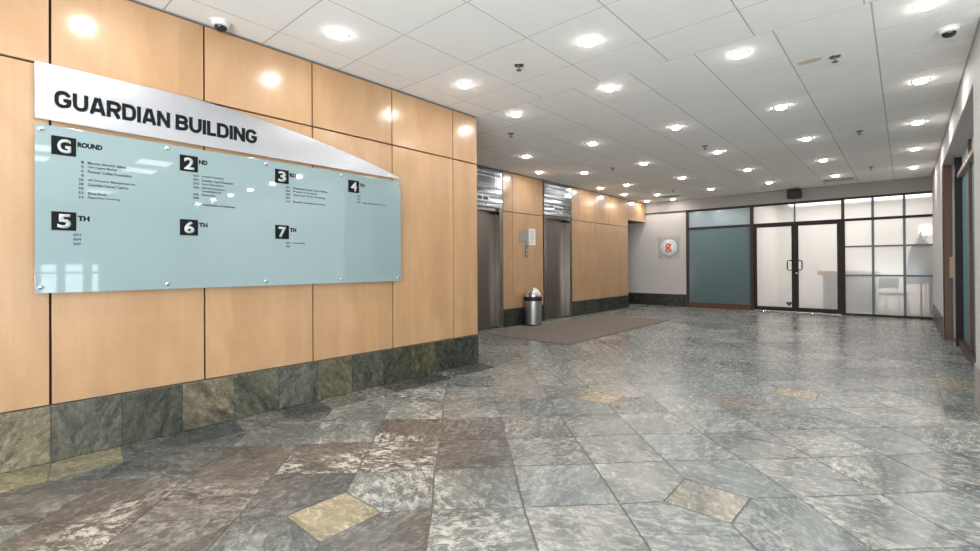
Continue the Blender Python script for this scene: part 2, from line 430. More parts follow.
for i in range(-26, 40):
    for j in range(-30, 34):
        c = [node(i, j), node(i+1, j), node(i+1, j+1), node(i, j+1)]
        poly = list(c)
        for k, (di, dj) in enumerate(((0, 0), (1, 0), (1, 1), (0, 1))):
            if (i+di) % 4 == 0 and (j+dj) % 4 == 0:
                p, a, b = V(c[k]), V(c[k-1]), V(c[(k+1) % 4])
                p1 = p+(a-p).normalized()*D_; p2 = p+(b-p).normalized()*D_
                q = poly.index(c[k]); poly[q:q+1] = [tuple(p1), tuple(p2)]
        x, y = sum(p[0] for p in c)/4, sum(p[1] for p in c)/4
        if not (XE-.7 < x < XB+.7 and YB-.7 < y < YF+.7): continue
        if x > 1.5 and y > YP+.7: continue
        col = stone_colour(x, y); kind_ = STOCK.get(j, {}).get(i)
        if kind_: col = TONE[kind_]
        if random.random() < .13 and len(poly) == 4 and not kind_:      # some tiles are broken in two pieces
            t = random.uniform(.35, .65); s = random.uniform(.35, .65)
            A = V(poly[0]).lerp(V(poly[1]), t); B = V(poly[3]).lerp(V(poly[2]), s)
            floor_poly([poly[0], tuple(A), tuple(B), poly[3]], col); floor_poly([tuple(A), poly[1], poly[2], tuple(B)], stone_colour(x, y))
        else: floor_poly(poly, col)
        if i % 4 == 0 and j % 4 == 0:
            p = V(node(i, j)); d = [(V(node(i+a, j+b))-p).normalized()*D_ for a, b in ((1, 0), (0, 1), (-1, 0), (0, -1))]
            cream = (i, j) in ((0, 0), (4, 4), (8, 4))
            if (i, j) == (4, 0): cream = False
            floor_poly([tuple(p+q) for q in d], (.31, .262, .185, .15) if cream else (.20, .185, .158, .5) if (i, j) == (4, 0) else stone_colour(p.x, p.y))
# border row along the panelled wall and along the right wall
ys_ = [-3.0+.335*k for k in range(22)]
ys_ = [y for y in ys_ if y < YC-.05]+[YC]
BORDER = {.03: (.22, .20, .12, .1), .37: (.21, .195, .12, .1), .70: (.075, .078, .078, .1), 1.04: (.055, .065, .072, .1), 1.38: (.115, .115, .095, .3), 1.70: (.05, .055, .06, .1), 2.05: (.11, .105, .085, .2), 2.38: (.14, .14, .13, .2), 2.7: (.06, .065, .06, .1), 3.05: (.05, .055, .055, .1), 3.4: (.10, .10, .09, .2), 3.7: (.055, .06, .06, .1)}
ys_ = [.03-.335*k for k in range(9, 0, -1)]+sorted(BORDER)+[YC]
for a, b in zip(ys_, ys_[1:]):
    ca = BORDER.get(a) or random.choice([(.22, .20, .13, .1), (.075, .08, .08, .1), (.12, .12, .10, .2)])
    slab(bm, [(XN, a), (BXL, a-.045), (BXL, b-.045), (XN, b)], lambda x, y, h: (x, y, h), -.012, 0, .003, .0015, ca, LY)
y = YP
while y < YF:
    b = min(YF, y+random.choice([.3, .45, .45, .6]))
    slab(bm, [(BXR, y), (XR+.22, y), (XR+.22, b), (BXR, b)], lambda x, y, h: (x, y, h), -.012, 0, .003, .003, random.choice([(.15, .17, .16, .1), (.2, .22, .21, .1), (.28, .26, .2, .1), (.16, .18, .2, .1)]), LY); y = b
fl = structure('floor', bm, M['floor'])
gb = bmesh.new(); bx(gb, (-8.6, YB-.2, -.06), (XB+.2, YF+.1, -.003)); obj('grout_bed', gb, M['grout'], fl)
cf = bmesh.new(); bx(cf, (-8.6, 11.9, -.003), (XE, YF, 0)); obj('corridor_floor', cf, mat('corridor_stone', (.24, .23, .22), .4, var=.3, bscale=6), fl)

# ------------------------------------------------------------------ ceiling
bm = bmesh.new()
def ceil_tile(x0, x1, y0, y1):
    if x1-x0 < .03 or y1-y0 < .03: return
    g, b = .0055, .0004
    lo = [bm.verts.new(p) for p in ((x0+g+b, y0+g+b, ZC), (x1-g-b, y0+g+b, ZC), (x1-g-b, y1-g-b, ZC), (x0+g+b, y1-g-b, ZC))]
    hi = [bm.verts.new(p) for p in ((x0+g, y0+g, ZC+.001), (x1-g, y0+g, ZC+.001), (x1-g, y1-g, ZC+.001), (x0+g, y1-g, ZC+.001))]
    bm.faces.new(lo[::-1])
    for k in range(4): bm.faces.new((lo[k], lo[(k+1) % 4], hi[(k+1) % 4], hi[k]))
YS = 4.10
xs1 = [-3.812]+[-3.53+.667*k for k in range(20)]; xs1 = [x for x in xs1 if x < XB]+[XB]
ysA = [YB]+[y for y in [3.60-.665*k for k in range(9, -1, -1)] if y > YB]+[YS]
for a, b in zip(xs1, xs1[1:]):
    for c, d in zip(ysA, ysA[1:]): ceil_tile(a, b, c, d)
xs2 = sorted([-.16-.58*k for k in range(0, 10)]+[.42]); xs2 = [XE]+[x for x in xs2 if x > XE+.05]
ysB = [YS]+[4.66+.605*k for k in range(14)]+[YF]
for a, b in zip(xs2, xs2[1:]):
    for c, d in zip(ysB, ysB[1:]): ceil_tile(a, b, c, d)
xs3 = [.42+.58*k for k in range(16)]+[XB]
for a, b in zip(xs3, xs3[1:]):
    for c, d in zip([YS, 4.66], [4.66, YP]): ceil_tile(a, b, c, d)
ce = structure('ceiling', bm, M['tile'], recalc=False)
gb = bmesh.new(); bx(gb, (-8.6, YB-.2, ZC+.0008), (XB+.2, YF+.1, ZC+.12)); obj('ceiling_grid', gb, M['grid'], ce)

# ------------------------------------------------------------------ near panelled wall (left)
wl = structure('wall_left', box((XN-.3, YB, 0), (XN-.028, YC-.02, ZC)), M['black'])
ysn = [YB, -2.14, -1.30, -.466, .367, 1.189, 2.021, 2.859, 3.697, YC]
for k, (a, b) in enumerate(zip(ysn, ysn[1:])):
    g1 = .006; e = 0 if k == len(ysn)-2 else g1
    wood_panel('wood_panel', (XN-.026, a+g1, SK+.008), (XN, b-e, 2.349), wl)
    wood_panel('wood_panel', (XN-.026, a+g1, 2.362), (XN, b-e, ZC-.016), wl)
wood_panel('wood_panel', (XN-.3, YC-.02, SK+.008), (XN-.026, YC, ZC-.016), wl, 'Y')
wood_panel('wood_panel', (XE, YC-.02, SK+.008), (XN-.3, YC, ZC-.016), wl, 'Y')
# slate skirting
def skirting(name, runs):
    bm, LY2 = tile_bm(); bb = bmesh.new()
    for kind, p, a, b, sgn, cols in runs:
        y = a; i = 0
        if kind == 'X':
            bx(bb, (min(p-.02*sgn, p+.004*sgn), a, 0), (max(p-.02*sgn, p+.004*sgn), b, SK+.002))
        else:
            bx(bb, (a, min(p-.02*sgn, p+.004*sgn), 0), (b, max(p-.02*sgn, p+.004*sgn), SK+.002))
        while y < b-.01:
            y2 = min(b, y+(.338 if cols is not None else random.choice([.26, .3, .31])))
            if cols is None or i >= len(cols): col = random.choice([(.016, .019, .015, .2), (.022, .025, .019, .3), (.030, .032, .023, .2), (.020, .023, .02, .2)])
            else: col = cols[i]
            if kind == 'X': f = lambda q, z, h, p=p, s=sgn: (p+(.004+h)*s, q, z)
            else: f = lambda q, z, h, p=p, s=sgn: (q, p+(.004+h)*s, z)
            slab(bm, [(y, .002), (y2, .002), (y2, SK), (y, SK)], f, 0, .011, .0018, .0015, col, LY2, rot=random.uniform(.5, 2.4)); y = y2; i += 1
    o = structure(name, bm, M['skirt'])
    obj('skirting_grout', bb, M['grout'], o); return o
c0 = [(.09, .095, .07, .3)]*10
c1 = [(.135, .118, .078, .3), (.066, .066, .054, .2), (.043, .047, .036, .2), (.098, .086, .060, .3), (.064, .066, .047, .2), (.070, .072, .060, .2), (.074, .069, .043, .1), (.050, .052, .040, .3), (.040, .041, .028, .1), (.056, .053, .031, .1), (.032, .033, .026, .1), (.028, .030, .024, .1)]
skirting('baseboard_left', [('X', XN, .367-.338*10, YC, 1, c0[:9]+c1), ('Y', YC, XE, XN, 1, None)])

# ------------------------------------------------------------------ elevator wall
XS = XE-.03
we = structure('wall_elevator', box((XE-.5, YC, 0), (XE-.03, 5.52, ZC)), M['black'])
E1 = (5.58, 6.70); E2 = (8.03, 9.115)
bxm = bmesh.new()
for a, b in ((E1[1], E2[0]), (E2[1], 11.965)): bx(bxm, (XE-.5, a, 0), (XE-.03, b, ZC))
for a, b in (E1, E2): bx(bxm, (XE-.5, a, 2.22), (XE-.05, b, ZC))
obj('wall_core', bxm, M['black'], we)
ZS2 = 2.168
def epanel(a, b, z0, z1, g=.005): wood_panel('wood_panel', (XE-.028, a+g, z0), (XE, b-g, z1), we)
for a, b in ((YC, 5.52), (6.72, 7.003), (7.003, 8.01)):
    epanel(a, b, SK+.006, ZS2-.006); epanel(a, b, ZS2+.006, ZC-.016)
for a, b in ((9.135, 10.18), (10.18, 11.965)): epanel(a, b, SK+.006, ZS2-.006, .003)
for a, b in ((9.135, 9.42), (9.42, 10.18), (10.18, 10.93), (10.93, 11.965)): epanel(a, b, ZS2+.006, ZC-.016, .0025)
wood_panel('wood_panel', (XE-.5, 11.965, SK+.006), (XE, 11.985, ZC-.016), we, 'Y')
# panelled soffit over the corridor opening
so = structure('wall_corridor_soffit', box((XE-1.6, 11.99, 2.375), (XE-.03, YF-.005, ZC)), M['bronze'])
wood_panel('wood_panel', (XE-.028, 11.99, 2.365), (XE, YF-.045, ZC-.016), so)
obj('soffit_underside', box((XE-1.6, 11.99, 2.362), (XE-.03, YF-.045, 2.374)), M['bronze'], so)
structure('wall_corridor', box((-8.6, 11.4, 0), (XE-.5, 11.985, ZC)), M['paint'])
structure('wall_corridor_end', box((-8.7, 11.985, 0), (-8.6, YF, ZC)), M['paint'])
skirting('baseboard_elevator', [('X', XE, YC+.02, 5.5, 1, None), ('X', XE, 6.72, 8.01, 1, None), ('X', XE, 9.135, 11.985, 1, None)])

def elevator(y0, y1, label, ind):
    t = empty('elevator', (XE-.1, (y0+y1)/2, 0)); tag(t, label, 'elevator')
    def put(name, bm, m_, par=None, **k):
        for v in bm.verts: v.co -= t.location
        return obj(name, bm, m_, par or t, **k)
    g = .002; ym = (y0+y1)/2
    for a, b in ((y0+g, y0+.09), (y1-.09, y1-g)):
        put('jamb', box((XE-.16, a, .003), (XE+.006, b, 2.205), .002), M['steelframe'])
    put('header_panel', box((XE-.04, y0+g, 2.207), (XE+.006, y1-g, ZC-.018), .002), M['wave'])
    put('head_jamb', box((XE-.16, y0+.092, 2.15), (XE-.045, y1-.092, 2.204)), M['steelframe'])
    for a, b in ((y0+.092, ym-.002), (ym+.002, y1-.092)):
        put('door_panel', box((XE-.15, a, .012), (XE-.12, b, 2.149), .002), M['steel'])
    put('sill', box((XE-.16, y0+.09, -.002), (XE+.0, y1-.09, .010), .002), M['metalgrey'])
    iy = ym+ind
    ip = put('floor_indicator', box((XE+.007, iy-.17, 2.30), (XE+.02, iy+.17, 2.41), .004), M['plastic'])
    f = box((XE+.0205, iy-.14, 2.325), (XE+.023, iy-.02, 2.385)); bx(f, (XE+.0205, iy+.01, 2.325), (XE+.023, iy+.14, 2.385)); put('display', f, M['print'], None).parent = ip
    ll = bmesh.new(); lathe(ll, [(0, -.05), (.03, -.045), (.045, -.02), (.048, 0), (.02, .003), (0, .003)], (XE-.07, y1-.16, 2.145), 20); put('door_sensor', ll, M['rubber'])
    return t
elevator(*E1, 'brushed steel elevator doorway partly hidden by the corner of the directory wall', .0)
elevator(*E2, 'brushed steel elevator doorway to the right of the dome topped waste bin', .0)
structure('wall_elevator_shaft', box((XE-.62, 5.5, 0), (XE-.51, 9.2, ZC)), M['black'])

# ------------------------------------------------------------------ far wall
wf = structure('wall_far', box((-8.6, YF, 0), (-4.475, YF+.12, ZC)), M['paint'])
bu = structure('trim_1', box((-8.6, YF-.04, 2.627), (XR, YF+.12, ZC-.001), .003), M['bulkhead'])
obj('ledge_shadow_strip', box((-8.6, YF-.045, 2.607), (XR, YF+.05, 2.626), .002), M['bronze'], bu)  # solid dark strip standing in for the shadow line under the bulkhead
skirting('baseboard_far', [('Y', YF, -8.6, -4.48, -1, None)])
ZT = 2.155; Z1 = 2.607
def pane(name, parent, x0, x1, z0, z1, fm, y=YF+.03, th=.01):
    bm = box((x0, y, z0), (x1, y+th, z1))
    for f in bm.faces: f.material_index = 0 if f.normal.y < -.5 else 1
    return obj(name, bm, [fm, M['back']], parent)
FD = (YF-.012, YF+.07)
def bar(x0, x1, z0, z1, m_, parent, name='mullion', d=FD): return obj(name, box((x0, d[0], z0), (x1, d[1], z1), .003), m_, parent)
# window_1: teal frosted bay
w1 = structure('window_1', box((-4.475, FD[0], 0), (-4.41, FD[1], Z1), .003), M['bronze'])
bar(-2.905, -2.835, 0, Z1, M['bronze'], w1)
bar(-4.41, -2.905, 0, .13, M['brown'], w1, 'bottom_rail'); bar(-4.41, -2.905, ZT-.055, ZT, M['bronze'], w1, 'transom_bar'); bar(-4.41, -2.905, Z1-.03, Z1, M['bronze'], w1, 'top_rail')
pane('glass_pane', w1, -4.41, -2.905, .13, ZT-.055, M['frostteal']); pane('glass_pane', w1, -4.41, -2.905, ZT, Z1-.03, M['frostblue'])
# door_1, door_2
def leaf(name, x0, x1, hx, sgn):
    d = structure(name, box((x0, FD[0], .02), (x0+.065, FD[1]-.02, ZT-.03), .003), M['door'])
    for a, b, c, e in ((x1-.065, x1, .02, ZT-.03), (x0+.065, x1-.065, .02, .115), (x0+.065, x1-.065, ZT-.10, ZT-.03)):
        bar(a, b, c, e, M['door'], d, 'door_frame', (FD[0], FD[1]-.02))
    pane('glass_pane', d, x0+.065, x1-.065, .115, ZT-.10, M['frost'])
    hb = bmesh.new(); y = FD[0]-.045; hw = .115*sgn
    tube(hb, [(hx, FD[0]+.004, 1.235), (hx, y, 1.235), (hx+hw*.8, y, 1.235), (hx+hw, y, 1.215), (hx+hw, y, 1.025), (hx+hw*.8, y, 1.005), (hx, y, 1.005), (hx, FD[0]+.004, 1.005)], .013, 10)
    obj('pull_handle', hb, M['door'], d, True); return d
d1 = leaf('door_1', -2.83, -1.962, -1.99, -1); d2 = leaf('door_2', -1.956, -1.085, -1.925, 1)
lk = bmesh.new(); lathe(lk, [(0, -.012), (.018, -.012), (.02, 0)], (-1.925, FD[0], .93), 16, axis='Y'); obj('lock_cylinder', lk, M['chrome'], d2, True)
hp = [(0, -.055), (.055, .005), (.058, .03), (.04, .052), (.018, .05), (0, .03), (-.018, .05), (-.04, .052), (-.058, .03), (-.055, .005)]
hb = bmesh.new(); prism(hb, [(-2.09+x, .195+z) for x, z in hp], 'Y', YF+.0285, YF+.0298); obj('heart_decal', hb, M['violet'], d1)
tr = structure('trim_2', box((-2.835, FD[0], ZT-.03), (-1.02, FD[1], ZT+.0), .003), M['door'])
bar(-1.082, -1.005, 0, ZT-.03, M['door'], tr, 'door_post')
obj('threshold', box((-2.835, YF-.06, -.004), (-1.085, YF+.08, .014), .003), M['chrome'], tr)
tw = structure('window_2', box((-2.835, FD[0], Z1-.03), (-1.05, FD[1], Z1), .003), M['bronze'])
bar(-1.975, -1.945, ZT, Z1-.03, M['tealbar'], tw); bar(-1.07, -1.015, ZT, Z1, M['bronze'], tw)
pane('glass_pane', tw, -2.835, -1.975, ZT, Z1-.03, M['frost']); pane('glass_pane', tw, -1.945, -1.07, ZT, Z1-.03, M['frost'])
# window_3: glazed grid
w3 = structure('window_3', box((-1.015, FD[0], ZT-.055), (XR, FD[1], ZT), .003), M['door'])
bar(-1.005, XR, 0, .045, M['door'], w3, 'bottom_rail'); bar(-1.015, XR, Z1-.02, Z1, M['bronze'], w3, 'top_rail')
gx = [-1.005, -.52, -.006, XR]; gz = [(.045, .872), (.908, 1.511), (1.547, ZT-.055), (ZT, Z1-.02)]
for x in gx[1:3]:
    bar(x-.022, x+.022, .045, ZT-.055, M['tealbar'], w3); bar(x-.022, x+.022, ZT, Z1-.02, M['tealbar'], w3)
for a, b in zip(gx, gx[1:]):
    a2 = a+(.022 if a != gx[0] else 0); b2 = b-(.022 if b != gx[-1] else 0)
    for z in (.89, 1.529): bar(a2, b2, z-.018, z+.018, M['tealbar'], w3, 'glazing_bar')
    for z0, z1 in gz: pane('glass_pane', w3, a2, b2, z0, z1, M['frost'])

# rooms behind the glazing
bm = bmesh.new()
bx(bm, (-2.97, YF+.12, 0), (-2.87, 17, 2.95)); bx(bm, (1.1, YF+.2, 0), (1.2, 17, 2.95)); bx(bm, (-2.97, 17, 0), (1.2, 17.1, 2.95)); bx(bm, (-2.97, YF+.12, 2.93), (1.2, 17.1, 3.0)); bx(bm, (XR, YF+.001, 0), (1.2, YF+.2, 2.95))
ow = structure('wall_office', bm, M['offwall'])
structure('floor_office', box((-6.0, YF+.1, -.06), (1.2, 17.1, -.001)), M['offfloor'])
bm = bmesh.new(); bx(bm, (-4.9, YF+.12, 0), (-4.8, 15, 2.95)); bx(bm, (-4.9, 15, 0), (-2.97, 15.1, 2.95)); bx(bm, (-4.9, YF+.12, 2.93), (-2.97, 15.1, 3.0)); structure('wall_store_room', bm, M['rear'])
area('store_fill', (-3.9, 14.2, 2.88), (0, 0, -1), .6, .6, 9, (.88, .96, 1))  # lamp added in this dark room to brighten the pale upper pane
dk = empty('reception_desk', (-.95, 15.0, 0)); tag(dk, 'reception desk with honey wood top seen blurred behind the frosted glazing', 'desk')
obj('desk_body', box((-.62, -.3, 0), (.42, .3, .86), .01), M['deskwhite'], dk); obj('desk_top', box((-.72, -.36, .86), (.5, .36, .97), .01), M['deskwood'], dk)
ch = empty('office_chair', (-.22, 14.35, 0), .4); tag(ch, 'white legged grey chair seen blurred low behind the frosted grid glazing', 'chair')
obj('seat', box((-.2, -.2, .42), (.2, .2, .47), .015), M['chairgrey'], ch); obj('backrest', box((-.2, .17, .58), (.2, .21, .82), .02), M['chairgrey'], ch)
for sx in (-1, 1):
    for sy in (-1, 1):
        b = bmesh.new(); tube(b, [(sx*.18, sy*.18, .44), (sx*.23, sy*.22, .0)], .016, 8); obj('leg', b, M['chairleg'], ch, True)
    b = bmesh.new(); tube(b, [(sx*.17, .19, .45), (sx*.17, .19, .6)], .012, 8); obj('back_post', b, M['chairleg'], ch, True)
cs = empty('coat_stand', (.26, 14.02, 0)); tag(cs, 'coat stand with a long grey coat, blurred behind the right end of the frosted glazing', 'coat stand')
b = bmesh.new(); tube(b, [(0, 0, .03), (0, 0, 1.84)], .018, 10); lathe(b, [(0, 0), (.13, 0), (.13, .02), (.03, .04), (0, .04)], (0, 0, 0), 24); obj('pole', b, M['metalgrey'], cs, True)
for k in range(4):
    a = k*math.pi/2+.4; b = bmesh.new(); tube(b, [(0, 0, 1.66), (.07*math.cos(a), .07*math.sin(a), 1.66), (.11*math.cos(a), .11*math.sin(a), 1.73)], .009, 8); obj('hook', b, M['metalgrey'], cs, True)
b = bmesh.new(); seg = 40; rings = []
for z, r in ((1.64, .05), (1.56, .12), (1.45, .19), (1.2, .22), (.95, .25), (.7, .27)):
    rings.append([b.verts.new(((r+.025*math.sin(6*t*6.283/seg)*(1.7-z))*math.cos(t*6.283/seg), .7*(r+.025*math.sin(7*t*6.283/seg)*(1.7-z))*math.sin(t*6.283/seg), z)) for t in range(seg)])
for p, q in zip(rings, rings[1:]):
    for k in range(seg): b.faces.new((p[k], p[(k+1) % seg], q[(k+1) % seg], q[k]))
b.faces.new(rings[0]); gc = obj('hung_coat', b, M['coat'], None, True); gc.location = (.27, 13.72, 0); tag(gc, 'long grey coat hanging from the coat stand behind the frosted glazing', 'coat')
b = bmesh.new(); bx(b, (-.11, -.15, .1), (.11, .15, 1.2), .04); tb = obj('garment_bag', b, M['tealcloth']); tb.location = (.66, 13.8, 0); tag(tb, 'tall teal cloth garment bag standing behind the grey coat, beyond the frosted glazing', 'bag')
tb.location = (.50, 14.32, -.098)
sl = empty('floor_lamp', (.36, 15.1, 0)); tag(sl, 'slim floor lamp glowing warm through the right end of the frosted grid glazing', 'lamp')
b = bmesh.new(); lathe(b, [(.07, -.12), (.10, -.1), (.12, 0), (.10, .1), (.07, .12), (.06, .11), (.06, -.11), (.07, -.12)], (0, 0, 1.93), 24); obj('lamp_shade', b, M['warmlamp'], sl, True)
b = bmesh.new(); lathe(b, [(0, 0), (.12, 0), (.12, .015), (.012, .03), (.012, 1.85), (0, 1.85)], (0, 0, 0), 20); obj('lamp_pole', b, M['metalgrey'], sl, True)

# ------------------------------------------------------------------ right wall
ZB = 2.63; RO0, RO1 = 5.5, 9.9; XG = .60
bm = bmesh.new()
bx(bm, (XR, YP, 0), (XR+.30, RO0, ZC)); bx(bm, (XR, RO1, 0), (XR+.30, YF+.12, ZC)); bx(bm, (XR, RO0, ZB), (XR+.30, RO1, ZC)); bx(bm, (XR+.30, YP, 0), (XB, YP+.1, ZC))
wr = structure('wall_right', bm, M['white'])
obj('opening_soffit', box((XR+.002, RO0+.001, ZB-.014), (XR+.29, RO1-.001, ZB-.001)), M['paint'], wr)
M['palestone'] = mat('pale_pinkish_stone', (.34, .31, .295), .35, var=.25, bscale=7)
def rskirt(name, runs, m_):
    bb = bmesh.new()
    for a, b in runs:
        y = a
        while y < b-.01:
            y2 = min(b, y+.31); bx(bb, (XR-.012, y+.0015, .002), (XR-.0005, y2-.0015, SK), .001); y = y2
    structure(name, bb, m_)
rskirt('baseboard_right', [(YP, RO0)], M['palestone']); rskirt('baseboard_right_far', [(RO1, YF-.04)], mat('dark_grey_stone', (.07, .066, .06), .35, var=.3, bscale=7))
def yb(name, parent, y0, y1, z0, z1, m_, x0=XG-.05, x1=XG+.05): return obj(name, box((x0, y0, z0), (x1, y1, z1), .003), m_, parent)
def xpane(parent, y0, y1, z0, z1, fm):
    bm = box((XG, y0, z0), (XG+.01, y1, z1))
    for f in bm.faces: f.material_index = 0 if f.normal.x < -.5 else 1
    return obj('glass_pane', bm, [fm, M['back']], parent)
w4 = structure('window_4', box((XG-.06, RO0+.001, 0), (XG+.05, RO0+.08, ZB-.015), .003), M['brown'])
TB = 2.33
yb('post', w4, 9.18, 9.27, 0, ZB-.015, M['door'], XG-.075, XG+.02); yb('bottom_rail', w4, RO0+.08, 9.18, 0, .1, M['bronze']); yb('transom_bar', w4, RO0+.08, 9.18, TB, TB+.06, M['tan'])
for y in (6.7, 7.92): yb('mullion', w4, y, y+.05, .1, ZB-.015, M['brown'], XG-.03, XG+.04)
ys_ = [RO0+.08, 6.7, 6.75, 7.92, 7.97, 9.18]
for k in (0, 2, 4):
    xpane(w4, ys_[k], ys_[k+1], .1, TB, M['frostteal']); xpane(w4, ys_[k], ys_[k+1], TB+.06, ZB-.015, M['frostblue'])
yb('post', w4, 9.80, RO1-.001, 0, ZB-.015, M['brown'], XG-.16, XG-.07); yb('post', w4, 9.84, RO1-.002, 0, ZB-.015, M['bronze'], XR+.003, XG-.165)
d3 = structure('door_3', box((XG-.03, 9.275, .02), (XG+.03, 9.33, ZB-.02), .003), M['bronze'])
yb('door_frame', d3, 9.33, 9.83, .02, .12, M['bronze'], XG-.03, XG+.03); yb('door_frame', d3, 9.33, 9.83, TB, TB+.06, M['bronze'], XG-.03, XG+.03)
xpane(d3, 9.33, 9.83, .12, TB, M['frostblue']); xpane(d3, 9.33, 9.83, TB+.06, ZB-.02, M['frostblue'])
yb('push_plate', d3, 9.66, 9.76, .93, 1.24, M['tan'], XG-.105, XG-.034)
bm = bmesh.new(); bx(bm, (2.6, RO0, 0), (2.7, RO1, ZC)); bx(bm, (XR+.31, RO0-.1, 0), (2.7, RO0, ZC)); bx(bm, (XR+.31, RO1, 0), (2.7, RO1+.1, ZC)); bx(bm, (XR+.31, RO0-.1, ZC-.02), (2.7, RO1+.1, ZC+.05)); bx(bm, (XR+.2, RO0-.1, -.06), (2.7, RO1+.1, -.004))
structure('wall_shop', bm, M['rear'])
area('shop_light', (1.6, 7.6, 2.85), (0, 0, -1), 1.2, 2.5, 30, (.9, .97, 1))

# ------------------------------------------------------------------ rear and entrance walls (behind the camera; entrance glazed to the street, rear glazing invented for light)
bm = bmesh.new(); bx(bm, (XN-.3, YB-.15, 0), (-1.9, YB, ZC)); bx(bm, (6.7, YB-.15, 0), (XB+.2, YB, ZC)); bx(bm, (-1.9, YB-.15, 2.6), (6.7, YB, ZC)); bx(bm, (-1.9, YB-.15, 0), (6.7, YB, .2))
structure('wall_rear', bm, M['rear'])
w5 = structure('added_window_5', box((-1.9, YB-.1, 2.55), (6.7, YB-.04, 2.6)), M['bronze'])  # unseen window added so that light can enter from the rear
for k in range(7): obj('mullion', box((-1.9+k*1.425, YB-.1, .2), (-1.85+k*1.425, YB-.04, 2.55)), M['bronze'], w5)
obj('glass_pane', box((-1.9, YB-.08, .2), (6.7, YB-.07, 2.55)), M['clear'], w5)
openings = [(1.43, 1.74), (1.90, 2.27), (2.45, 2.60)]
bm = bmesh.new()
ed = [YB, -2.4, 1.1, 1.43, 1.74, 1.90, 2.27, 2.45, 2.60, YP+.1]
bx(bm, (XB, YB-.15, 2.05), (XB+.15, YP+.1, ZC))
for a, b in ((YB-.15, -2.4), (1.1, 1.43), (1.74, 1.90), (2.27, 2.45), (2.60, YP+.1)): bx(bm, (XB, a, 0), (XB+.15, b, 2.05))
structure('wall_entrance', bm, M['rear'])
w6 = structure('window_6', box((XB+.03, -2.4, 1.0), (XB+.1, 2.6, 1.04)), M['bronze'])
obj('glass_pane', box((XB+.06, -2.4, 0), (XB+.07, 2.6, 2.05)), M['clear'], w6)
po = structure('trim_3', box((XB-.03, 2.75, .2), (XB-.001, 3.35, 1.98)), M['white'])

# ------------------------------------------------------------------ header sign and glass directory on the near wall
sg = empty('building_name_sign', (XN+.03, 1.6, 2.19)); tag(sg, 'curved brushed metal nameplate reading GUARDIAN BUILDING above the glass directory', 'sign')
def local(o, root):
    for v in o.data.vertices: v.co -= root.location
    o.parent = root; return o
top = []
pts = [(.298, 2.358), (.63, 2.358), (.95, 2.356), (1.178, 2.347), (1.42, 2.326), (1.617, 2.302), (1.81, 2.276), (1.996, 2.246), (2.17, 2.214), (2.326, 2.183), (2.47, 2.151), (2.608, 2.119), (2.74, 2.086), (2.855, 2.053), (2.92, 2.034)]
bm = bmesh.new(); prism(bm, [(.298, 2.026)]+pts+[(2.92, 2.022)], 'X', XN+.027, XN+.031); local(obj('metal_plate', bm, M['sign']), sg)
def arc(cx_, cz_, rx, rz, a0, a1, n=9): return [(cx_+rx*math.cos(math.radians(a0+(a1-a0)*k/n)), cz_+rz*math.sin(math.radians(a0+(a1-a0)*k/n))) for k in range(n+1)]
def glyph(c):
    """heavy grotesque capitals as centre lines in a w x 1 box, stroke .2"""
    t = .1
    if c == 'G': w = .82; return w, [arc(w/2, .62, w/2-t, .28, 18, 180)+arc(w/2, .38, w/2-t, .28, 180, 360)+[(w-t, .46), (w*.52, .46)]]
    if c == 'U': w = .78; return w, [[(t, 1), (t, .38)]+arc(w/2, .38, w/2-t, .28, 180, 360)+[(w-t, 1)]]
    if c == 'A': w = .84; return w, [[(.09, 0), (w/2-.055, 1)], [(w-.09, 0), (w/2+.055, 1)], [(.22, .27), (w-.22, .27)]]
    if c == 'R': w = .78; return w, [[(t, 0), (t, 1)], [(t, .9), (w/2, .9)]+arc(w-.33, .68, .23, .22, 90, -90)+[(t, .46)], [(w*.5, .44), (w-.10, 0)]]
    if c == 'D': w = .78; return w, [[(t, 0), (t, 1)], [(t, .9), (w-.38, .9)]+arc(w-.38, .62, .28, .28, 90, 0)+arc(w-.38, .38, .28, .28, 0, -90)+[(t, .1)]]
    if c == 'I': return .22, [[(.11, 0), (.11, 1)]]
    if c == 'N': w = .80; return w, [[(t, 0), (t, 1)], [(w-t, 0), (w-t, 1)], [(t+.02, .93), (w-t-.02, .07)]]
    if c == 'B': w = .76; return w, [[(t, 0), (t, 1)], [(t, .9), (w-.36, .9)]+arc(w-.36, .71, .24, .19, 90, -90)+[(t, .52)], [(w-.36, .52)]+arc(w-.35, .31, .25, .21, 90, -90)+[(t, .1)]]
    if c == 'L': w = .60; return w, [[(t, 1), (t, .1), (w, .1)]]
def ribbon(bm, pts, w, to3, depth):
    P = [V(p) for p in pts]; L = []; R_ = []
    for i, p in enumerate(P):
        d1 = (p-P[i-1]).normalized() if i else None; d2 = (P[i+1]-p).normalized() if i < len(P)-1 else None
        n1 = V((-(d1 or d2).y, (d1 or d2).x)); n2 = V((-(d2 or d1).y, (d2 or d1).x)); q = (n1+n2)/(1+max(-.5, n1.dot(n2)))
        L.append(p+q*w/2); R_.append(p-q*w/2)
    ring_ = L+R_[::-1]
    A = [bm.verts.new(to3(p, 0)) for p in ring_]; B = [bm.verts.new(to3(p, depth)) for p in ring_]; n = len(ring_); m_ = len(P)
    for i in range(m_-1):
        for S_ in (A, B): bm.faces.new((S_[i], S_[i+1], S_[n-2-i], S_[n-1-i]))
    for i in range(n): bm.faces.new((A[i], A[(i+1) % n], B[(i+1) % n], B[i]))
